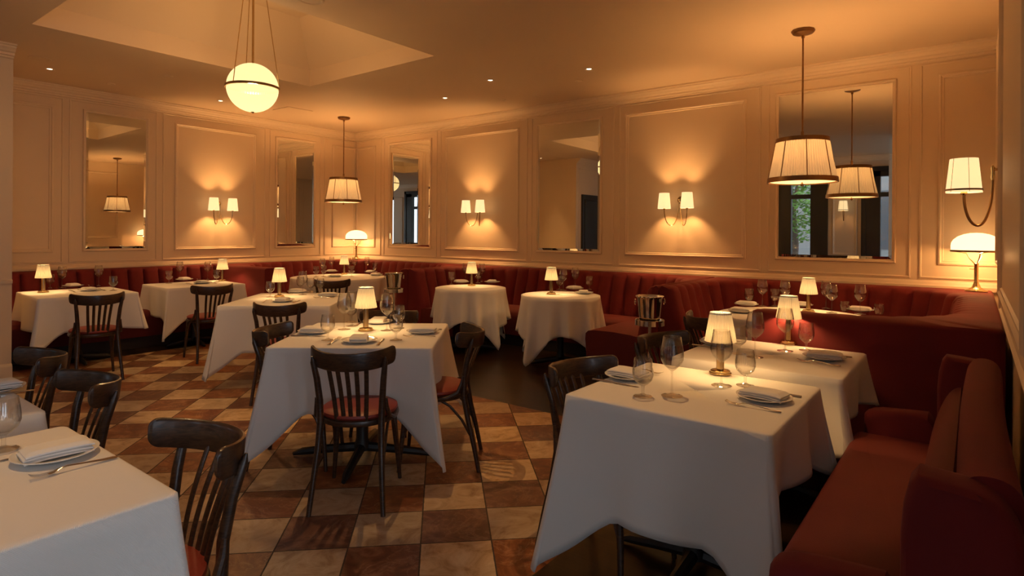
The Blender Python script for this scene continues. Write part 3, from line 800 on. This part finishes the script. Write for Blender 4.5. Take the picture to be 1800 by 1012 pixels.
# table lamp
def make_table_lamp():
    t = thing('table_lamp', '', 'lamp', group='small brass table lamps with pleated shades')
    MB().lathe([(.001,0),(.050,0),(.052,.003),(.052,.008),(.046,.011),(.046,.017),(.042,.020),(.028,.022),(.020,.026),(.001,.026)], 32).build('base', M['brass'], t)
    MB().lathe([(.001,.025),(.0185,.025),(.0185,.155),(.012,.16),(.008,.172),(.001,.172)], 20).build('stem', M['brass'], t)
    n = 224; rings = []
    for r, z, a in ((.0695,.158,.0034),(.0705,.160,.0034),(.0595,.225,.003),(.0485,.292,.0022),(.0475,.295,.002)):
        rings.append([((r+a*math.cos(28*2*PI*k/n))*math.cos(2*PI*k/n), (r+a*math.cos(28*2*PI*k/n))*math.sin(2*PI*k/n), z) for k in range(n)])
    shd = MB().loft(rings, True).build('shade', M['shade'], t, ang=80)
    MB().lathe([(.048,.289),(.0505,.289),(.0500,.298),(.0475,.298),(.0475,.289)], 32).build('shade_trim', M['napkin'], shd)
    b = light('POINT', (0, 0, .194), P_TABLE, WARM2, .014, parent=t)
    return t
tlamp = make_table_lamp()

cnt = {}
def label_join(a, w): return a+' '+w
def put(proto, px, py, label, rz=None, dz=0):
    x, y = at(px, py, TOP); place(proto, label, (x, y, TOP+dz), random.uniform(0, 6) if rz is None else rz); return x, y
def setting(px, py, face, where, cut=True, fork_off=.155, knife_off=.13):
    # plate, napkin, fork to the left and knife to the right of the diner looking along `face` (degrees)
    x, y = at(px, py, TOP); a = math.radians(face); rz = a-PI/2
    place(plate, 'white plate under a napkin '+where, (x, y, TOP), rz)
    place(napkin, 'folded white napkin on the plate '+where, (x, y, TOP-.003), rz+PI/2+random.uniform(-.15, .15) if cut else rz+PI/2)
    if cut:
        lx, ly = -math.sin(a), math.cos(a)
        place(fork, 'silver fork beside the plate '+where, (x+lx*fork_off, y+ly*fork_off, TOP), rz+random.uniform(-.05,.05))
        place(knife, 'silver knife beside the plate '+where, (x-lx*knife_off, y-ly*knife_off, TOP), rz+random.uniform(-.05,.05))
def lamp(px, py, where): put(tlamp, px, py, 'lit brass lamp with pleated cream shade on '+where, 0)
W_, G_ = 'tall empty wine glass ', 'small water goblet '

# front right table
lamp(1266, 657, 'the front right table')
setting(1104, 664, 0, 'on the chair side of the front right table'); setting(1343, 702, 180, 'on the sofa side of the front right table')
put(wine, 1181, 696, W_+'in the left foreground of the front right table'); put(gob, 1130, 697, G_+'leftmost on the front right table')
put(wine, 1268, 678, W_+'in front of the lamp on the front right table'); put(gob, 1310, 678, G_+'right of the lamp on the front right table')
# second right
lamp(1386, 604, 'the second right-hand table')
setting(1262, 605, 0, 'on the chair side of the second right-hand table'); setting(1449, 631, 180, 'on the sofa side of the second right-hand table')
put(wine, 1327, 628, W_+'left of the lamp on the second right-hand table'); put(gob, 1299, 622, G_+'far left on the second right-hand table')
put(wine, 1380, 617, W_+'in front of the lamp on the second right-hand table'); put(gob, 1417, 616, G_+'right of the lamp on the second right-hand table')
# centre
lamp(643, 581, 'the centre table')
setting(632, 601, 128, 'on the near side of the centre table'); setting(553, 585, 38, 'at the left end of the centre table')
setting(743, 585, 218, 'at the right end of the centre table'); setting(664, 568, -52, 'on the far side of the centre table')
put(gob, 576, 598, G_+'leftmost on the centre table'); put(wine, 605, 579, W_+'just left of the lamp on the centre table')
put(wine, 619, 573, W_+'behind the lamp on the left of the centre table'); put(wine, 680, 581, W_+'right of the lamp on the centre table')
put(gob, 696, 598, G_+'right of the near plate on the centre table'); put(gob, 701, 577, G_+'furthest right on the centre table'); put(gob, 617, 566, G_+'at the far left corner of the centre table')
# square table behind
lamp(491, 522, 'the table behind the centre one')
setting(497, 530, 131, 'on the near side of the table behind the centre'); setting(523, 514, 0, 'at the far left behind the centre table')
setting(576, 521, 221, 'at the right behind the centre table')
put(gob, 475, 522, G_+'left of the lamp behind the centre table'); put(gob, 563, 515, G_+'right of the group behind the centre table')
put(wine, 532, 518, W_+'tallest of the cluster behind the centre table'); put(gob, 528, 511, G_+'left of the cluster behind the centre table')
put(gob, 546, 514, G_+'in the cluster behind the centre table, right of the tall one')
# corner round table
lamp(605, 482, 'the big round corner table')
for px, py, t in ((583,478,'at the back left'), (589,486.5,'at the front'), (652,479,'at the back right'), (661,484,'at the front right')):
    setting(px, py, 120, t+' of the big round corner table', cut=False)
for pr, px, py, lb in ((gob,555.5,487,'leftmost'), (wine,566.7,482,'second from the left'), (wine,583,477,'at the back'), (gob,569,486,'below the second wine glass'), (wine,612,480,'right behind the lamp'),
                       (gob,618,486,'right of the lamp'), (wine,623,478,'at the back right of the lamp'), (wine,645,477,'on the right half'), (gob,659,479,'rightmost')):
    put(pr, px, py, (W_ if pr is wine else G_)+lb+' on the corner table')
# small round tables
lamp(829, 502, 'the left small round table'); lamp(969, 517, 'the right small round table')
setting(811, 497, 60, 'left on the left small round table', cut=False); setting(865, 497, 120, 'right on the left small round table', cut=False)
setting(1010, 508.5, 80, 'at the back of the right small round table', cut=False); setting(1026, 516, 120, 'at the front of the right small round table', cut=False)
for pr, px, py, lb, tb in ((gob,793.5,500,'leftmost','left'), (wine,818,494,'left behind the lamp','left'), (gob,840,497,'right of the lamp','left'), (wine,847,495,'right behind the lamp','left'),
                           (gob,983.5,509,'just right of the lamp','right'), (wine,990,510,'right of the lamp','right'), (wine,1011,506,'in the middle','right'), (gob,1036,509,'rightmost','right')):
    put(pr, px, py, (W_ if pr is wine else G_)+lb+' on the '+tb+' small round table')
# left banquette tables
lamp(76, 514, 'the far-left banquette table'); lamp(391, 494, 'the second left banquette table')
setting(128, 504, 10, 'on the wall side of the far-left banquette table'); setting(157, 511, 175, 'on the chair side of the far-left banquette table')
setting(324, 492.5, 0, 'on the wall side of the second left banquette table'); setting(356, 498, 175, 'on the chair side of the second left banquette table')
for pr, px, py, lb, tb in ((gob,88,506.5,'beside the lamp','far-left'), (wine,109,506,'left','far-left'), (wine,173.5,502.5,'right','far-left'), (gob,199,510.5,'rightmost','far-left'),
                           (gob,297,498,'leftmost','second left'), (wine,316,491.5,'left','second left'), (wine,365,491.5,'left of the lamp','second left'), (gob,381,495.5,'beside the lamp','second left')):
    put(pr, px, py, (W_ if pr is wine else G_)+lb+' on the '+tb+' banquette table')
# booth
lamp(1421, 548, 'the booth table behind the partition')
for px, py, t in ((1312,537,'at the back left'), (1303,549,'at the front left'), (1407,538,'behind the lamp'), (1512,547,'at the right')):
    setting(px, py, 0, t+' of the booth table', cut=False)
for pr, px, py, lb in ((gob,1317,537,'leftmost'), (wine,1340,538,'second from the left'), (gob,1362,538,'left of the lamp'), (wine,1380,540,'just left of the lamp'), (wine,1452,542,'just right of the lamp'),
                       (wine,1462,550,'in front right of the lamp'), (wine,1512,552,'tall on the right')):
    put(pr, px, py, (W_ if pr is wine else G_)+lb+' on the booth table')
put(tum, 1485, 547, 'stemless tumbler in the middle right of the booth table'); put(tum, 1545, 552, 'stemless tumbler rightmost on the booth table')
# front left
setting(98, 803, -88, 'on the front left table', fork_off=.15, knife_off=.085)
put(gob, 6, 791, G_+'cut off by the left edge of the picture')
setting(-12, 688, -88, 'on the table at the left edge', fork_off=.12, knife_off=.08)

# ---------------------------------------------------------------- ice bucket stands
def bucket_stand(lb1, lb2, x, y):
    t = thing('bucket_stand', lb1, 'stand', (x, y, 0), 0, 'steel wine bucket stands')
    MB().lathe([(.001,0),(.15,0),(.15,.008),(.04,.03),(.018,.04),(.001,.04)], 32).build('base', M['steel'], t)
    MB().lathe([(.001,.03),(.0115,.03),(.0115,.735),(.05,.742),(.085,.745),(.001,.745)], 16).build('pole', M['steel'], t)
    MB().lathe([(.088,.735),(.112,.735),(.112,.775),(.108,.777),(.104,.775),(.100,.745),(.088,.742),(.088,.735)], 40).build('ring', M['steel'], t)
    b = thing('ice_bucket', lb2, 'bucket', (x, y, .748), 0, 'steel ice buckets')
    MB().lathe([(.001,0),(.068,0),(.074,.006),(.082,.06),(.095,.19),(.101,.203),(.107,.205),(.107,.211),(.100,.212),(.093,.20),(.080,.06),(.070,.012),(.001,.012)], 40).build('pail', M['steel'], b)
    for s_ in (-1, 1):
        cx_, cy_ = s_*.104*.79, s_*.104*.61
        ring = [(cx_+s_*.008*.79+.02*math.sin(2*PI*k/14)*-.61, cy_+s_*.008*.61+.02*math.sin(2*PI*k/14)*.79, .165+.022*math.cos(2*PI*k/14)) for k in range(15)]
        MB().tube(ring, .0028, 6).build('handle', M['steel'], b)
bucket_stand('steel stand holding the ice bucket at the end of the right booth', 'steel ice bucket near the front right booth, larger in view', -1.99, 4.33)
bucket_stand('steel stand holding the ice bucket beside the round corner table', 'steel ice bucket beyond the centre table, smaller in view', -5.39, 4.74)

# ---------------------------------------------------------------- sconces
def u_arm(x0, y0, z0, x1, y1, z1, low):   # from the wall boss down and round up to the shade
    pts = []
    for k in range(25):
        v = k/24; a = PI*v; u = (1-math.cos(a))/2
        z = low+(max(z0, z1)-low)*0
        zz = (z0 if v < .5 else z1)
        pts.append((x0+(x1-x0)*u, y0+(y1-y0)*u, zz-(zz-low)*math.sin(a)**.9))
    return pts
def shade_mesh(r0, r1, h, c, n=40): return MB().lathe([(r1,0),(r1+.0015,.0015),(r0+.0015,h-.0015),(r0,h),(r0-.001,h),(r1-.0015,.002),(r1,0)], n, c)
def sconce2(label, side, c, u, z):
    rz = {'N': 0, 'W': -PI/2}[side]     # local: wall plane y=0, room toward -y ... rotated for the west wall
    loc = (u, c, z) if side == 'N' else (c, u, z)
    t = thing('wall_sconce', label, 'lamp', loc, 0 if side == 'N' else PI/2, 'double brass wall sconces')
    pl = MB().lathe([(.001,0),(.045,0),(.045,.006),(.03,.014),(.012,.02),(.012,.05),(.001,.052)], 28)
    pl.v = [(x, -zz, y) for x, y, zz in pl.v]; pl.build('wall_plate', M['brass'], t)
    for s_ in (-1, 1):
        MB().tube(u_arm(s_*.012, -.045, -.02, s_*.14, -.17, -.10, -.305), .0058, 8).build('arm', M['brass'], t)
        MB().lathe([(.001,0),(.012,0),(.014,.012),(.010,.05),(.001,.05)], 14, (s_*.14,-.17,-.115)).build('candle_cup', M['brass'], t)
        shade_mesh(.058, .075, .185, (s_*.14, -.17, -.105)).build('shade', M['shade_wall'], t)
        light('POINT', (s_*.14, -.17, -.01), P_SCONCE, WARM, .025, parent=t)
    return t
sconce2('double brass sconce on the panel nearest the right pendant', 'N', YN, -2.80, 1.84)
sconce2('double brass sconce on the panel right of the corner mirror', 'N', YN, -5.965, 1.84)
sconce2('double brass sconce on the left wall panel', 'W', XW, 4.43, 1.84)
def sconce1(label, loc, rz, s=1.0, power=P_SCONCE):
    t = thing('wall_sconce', label, 'lamp', loc, rz, 'single brass wall sconces')
    pl = MB().lathe([(.001,0),(.04,0),(.04,.006),(.025,.012),(.009,.02),(.009,.06),(.001,.062)], 28)
    pl.v = [(x, -zz, y) for x, y, zz in pl.v]; pl.build('wall_plate', M['brass'], t)
    MB().lathe([(.001,-.05),(.008,-.05),(.013,-.03),(.009,0),(.013,.03),(.006,.045),(.001,.05)], 16, (0,-.055,-.02)).build('joint', M['brass'], t)
    MB().tube(u_arm(0, -.055, -.05, 0, -.205, -.145, -.365), [.0085]*25, 10).build('arm', M['brass_dark'], t)
    MB().lathe([(.001,0),(.014,0),(.020,.01),(.014,.035),(.001,.035)], 16, (0,-.205,-.16)).build('candle_cup', M['brass'], t)
    h = .225
    shd = shade_mesh(.078, .100, h, (0, -.205, -.145)).build('shade', M['shade_wall'], t)
    MB().lathe([(.1015,0),(.1035,0),(.1025,.012),(.1005,.012),(.1015,0)], 40, (0,-.205,-.133)).build('shade_trim', M['brass_dark'], shd)
    for k in range(6):
        a = 2*PI*k/6+.3
        MB().tube([(.1025*math.cos(a), -.205+.1025*math.sin(a), -.143), (.0805*math.cos(a), -.205+.0805*math.sin(a), h-.146)], .0014, 5).build('shade_rib', M['brass_dark'], shd)
    light('POINT', (0, -.205, -.02), power, WARM, .03, parent=t)
sconce1('large single-arm brass sconce on the right wall above the dome lamp', (XE, 5.02, 1.87), -PI/2, power=P_SCONCE*.75)
sconce1('single brass sconce between the windows, reflected in the big mirror', (-2.37, YS, 2.12), PI, power=3)

# ---------------------------------------------------------------- pendants
def pendant(label, x, y):
    t = thing('pendant_lamp', label, 'lamp', (x, y, ZC), 0, 'pleated drum pendants')
    zt, zb = 2.262-ZC, 1.885-ZC
    n = 24; can = []
    for r, z in ((.001,0),(.088,0),(.090,-.012),(.080,-.03),(.05,-.04),(.014,-.048),(.012,-.07),(.001,-.07)):
        can.append([(r*(1+.05*(k % 2))*math.cos(2*PI*k/n), r*(1+.05*(k % 2))*math.sin(2*PI*k/n), z) for k in range(n)])
    MB().loft(can, True).build('canopy', M['brass_dark'], t)
    MB().lathe([(.001,-.04),(.0075,-.04),(.0075,zt+.07),(.013,zt+.06),(.013,zt+.01),(.006,zt-.02),(.006,zb-.005),(.016,zb-.012),(.012,zb-.026),(.001,zb-.035)], 14).build('rod', M['brass_dark'], t)
    m = 576; rings = []
    for r, z, a in ((.268,zb+.02,.005),(.262,zb+.06,.005),(.230,(zt+zb)/2+.02,.0045),(.206,zt-.015,.004)):
        rings.append([((r+a*math.cos(72*2*PI*k/m))*math.cos(2*PI*k/m), (r+a*math.cos(72*2*PI*k/m))*math.sin(2*PI*k/m), z) for k in range(m)])
    shd = MB().loft(rings, True).build('shade', M['shade_big'], t, ang=80)
    MB().lathe([(.206,0),(.2135,0),(.211,.036),(.205,.036),(.206,0)], 64, (0,0,zt-.033)).build('top_band', M['brass_dark'], shd)
    MB().lathe([(.270,0),(.281,0),(.277,.042),(.268,.042),(.270,0)], 64, (0,0,zb)).build('bottom_band', M['brass_dark'], shd)
    for k in range(8):
        a = 2*PI*k/8+.35
        MB().tube([(.272*math.cos(a), .272*math.sin(a), zb+.03), (.2115*math.cos(a), .2115*math.sin(a), zt-.02)], .0042, 6).build('rib', M['brass_dark'], shd)
    MB().lathe([(.001,0),(.15,.001),(.255,.004),(.268,.012)], 64, (0,0,zb+.004)).build('diffuser', M['diffuser'], t)
    light('POINT', (0, 0, zt-.10), P_PEND, WARM, .05, parent=t)
    light('SPOT', (0, 0, zb-.045), P_PEND*.5, WARM2, .12, spot=140, blend=1, target=(0, 0, -3), parent=t)
pendant('large pleated drum pendant hanging on the right, in front of the big mirror', -1.19, 5.64)
pendant('smaller-looking pleated drum pendant hanging over the round corner table', -7.73, 5.77)
# globe
gl = thing('globe_pendant', 'glowing ribbed glass globe hanging from the recessed ceiling tray', 'lamp', (-5.28, 2.93, 3.82), 0)
gz = 2.755-3.82; GR = .222
rings = []
n = 180
for j in range(33):
    th = -PI/2+PI*j/32; rr = GR*math.cos(th)
    rings.append([(max(.002, rr*(1+.008*math.cos(60*2*PI*k/n)))*math.cos(2*PI*k/n), max(.002, rr*(1+.008*math.cos(60*2*PI*k/n)))*math.sin(2*PI*k/n), gz+GR*math.sin(th)) for k in range(n)])
MB().loft(rings, True).build('glass_globe', M['globe'], gl, ang=80)
MB().lathe([(.222,-.011),(.236,-.011),(.236,.011),(.222,.011),(.222,-.011)], 64, (0,0,gz)).build('band', M['brass'], gl)
MB().lathe([(.001,0),(.10,0),(.11,-.02),(.09,-.04),(.02,-.05),(.001,-.05)], 32).build('canopy', M['brass'], gl)
MB().tube([(0,0,-.03), (0,0,gz+GR-.005)], .010, 10).build('stem', M['brass'], gl)
MB().lathe([(.001,-.012),(.012,-.008),(.016,.004),(.001,.006)], 12, (0,0,gz-GR)).build('finial', M['brass'], gl)
for k in range(3):
    a = math.radians(-72+120*k)
    MB().tube([(.085*math.cos(a), .085*math.sin(a), -.03), (.234*math.cos(a), .234*math.sin(a), gz)], .0042, 6).build('cable', M['brass'], gl)
light('POINT', (-5.28, 2.93, 2.735), P_GLOBE*2.5, WARM2, .045)

# dome lamps on the ledges
def dome_lamp(label, x, y):
    t = thing('dome_lamp', label, 'lamp', (x, y, .947), 0, 'brass lamps with opal glass domes')
    MB().lathe([(.001,0),(.082,0),(.084,.004),(.082,.012),(.062,.018),(.034,.036),(.022,.066),(.018,.080),(.001,.08)], 40).build('base', M['brass'], t)
    MB().lathe([(.001,.07),(.016,.07),(.020,.078),(.016,.086),(.0165,.235),(.019,.238),(.019,.246),(.014,.25),(.001,.25)], 24).build('stem', M['brass'], t)
    for k in range(3):
        a = 2*PI*k/3+.9
        MB().tube([(.010*math.cos(a), .010*math.sin(a), .24), (.05*math.cos(a), .05*math.sin(a), .29), (.072*math.cos(a), .072*math.sin(a), .335), (.175*math.cos(a), .175*math.sin(a), .352)], .0045, 8).build('arm', M['brass'], t)
    MB().tube([(-.012,0,.195),(-.05,0,.197)], .004, 6).build('switch', M['brass_dark'], t)
    MB().lathe([(.172,0),(.189,0),(.191,.008),(.189,.017),(.172,.017),(.172,0)], 48, (0,0,.347)).build('rim', M['brass_dark'], t)
    MB().lathe([(.184,.36),(.185,.40),(.180,.43),(.165,.455),(.135,.482),(.09,.503),(.045,.513),(.001,.516)], 48).build('dome', M['opal'], t)
    light('POINT', (0, 0, .335), P_MUSH, WARM, .04, parent=t)
dome_lamp('brass lamp with opal dome on the ledge at the far right', .004, 6.70)
dome_lamp('brass lamp with opal dome on the ledge in the far left corner', -8.63, 6.72)

# ---------------------------------------------------------------- ceiling downlights
DL = [(-8.05,2.13,1,'farthest left near the pillar'), (-8.12,4.05,1,'left of the globe'), (-5.53,5.72,1,'right of the far pendant'), (-4.46,5.36,.5,'dim, near the middle of the ceiling'), (-3.30,5.62,1,'brightest, right of the middle'),
      (-8.26,2.79,.0,'unlit, left of the globe near the wall'), (-7.29,3.04,.0,'unlit, beneath the tray corner'), (-4.98,6.24,.0,'unlit, near the crown moulding'), (-3.65,5.99,.0,'unlit, beside the brightest one'), (-4.48,6.32,.0,'unlit, above the middle mirror')]
for x, y, on, where in DL:
    t = thing('downlight', 'small recessed ceiling light, '+where, 'ceiling light', (x, y, ZC), 0, 'recessed ceiling lights')
    MB().lathe([(.028,.0),(.046,.0),(.046,-.004),(.040,-.007),(.030,-.004),(.024,.0)], 28).build('ring', M['trim'], t)
    MB().lathe([(.001,-.003),(.015,-.003),(.024,-.001)], 20).build('lens', M['lens'] if on else M['trim'], t)
for x, y, on, tx, ty in ((-8.05,2.13,1,-7.8,2.3), (-8.12,4.05,1,-7.85,3.7), (-5.53,5.72,1,-4.95,5.5), (-4.46,5.36,1,-5.4,3.6), (-3.30,5.62,1,-3.6,5.5)):
    light('SPOT', (x, y, ZC-.012), P_DOWN*on, DOWN, .02, spot=52, blend=.5, target=(tx, ty, .76))
# more of the same run of downlights, over the front of the room (outside the picture)
for x, y, tx, ty in ((-1.35,2.75,-1.0,2.7), (-3.35,2.85,-3.1,2.65), (-4.3,1.2,-4.6,2.6), (-2.45,.6,-2.05,.35)):
    light('SPOT', (x, y, ZC-.012), P_DOWN*1.3, DOWN, .02, spot=40, blend=.35, target=(tx, ty, .76))
    d_ = MB().lathe([(.028,.0),(.046,.0),(.046,-.004),(.040,-.007),(.030,-.004),(.024,.0)], 28, (x, y, ZC)); d_.lathe([(.001,-.003),(.015,-.003),(.024,-.001)], 20, (x, y, ZC)); trim(d_)  # unseen downlight ring and lens for each spot, filed under trim
# flush speaker and access hatch
for x, y, lb in ((-4.02,2.69,'round flush ceiling speaker at the top edge'), (-7.65,1.94,'round flush ceiling speaker near the left pillar')):
    t = thing('ceiling_speaker', lb, 'speaker', (x, y, ZC)); MB().lathe([(.07,0),(.10,0),(.10,-.004),(.095,-.007),(.075,-.004),(.07,0)], 40).build('rim', M['ceil'], t)
    MB().lathe([(.001,-.002),(.072,-.003)], 32).build('grille', M['ceil'], t)
t = thing('ceiling_hatch', 'flush square access panel in the ceiling near the far pendant', 'hatch', (-7.9,5.0,ZC))
MB().box(-.2,.2,-.2,.2,-.006,0).build('panel', M['ceil'], t, smooth=False)
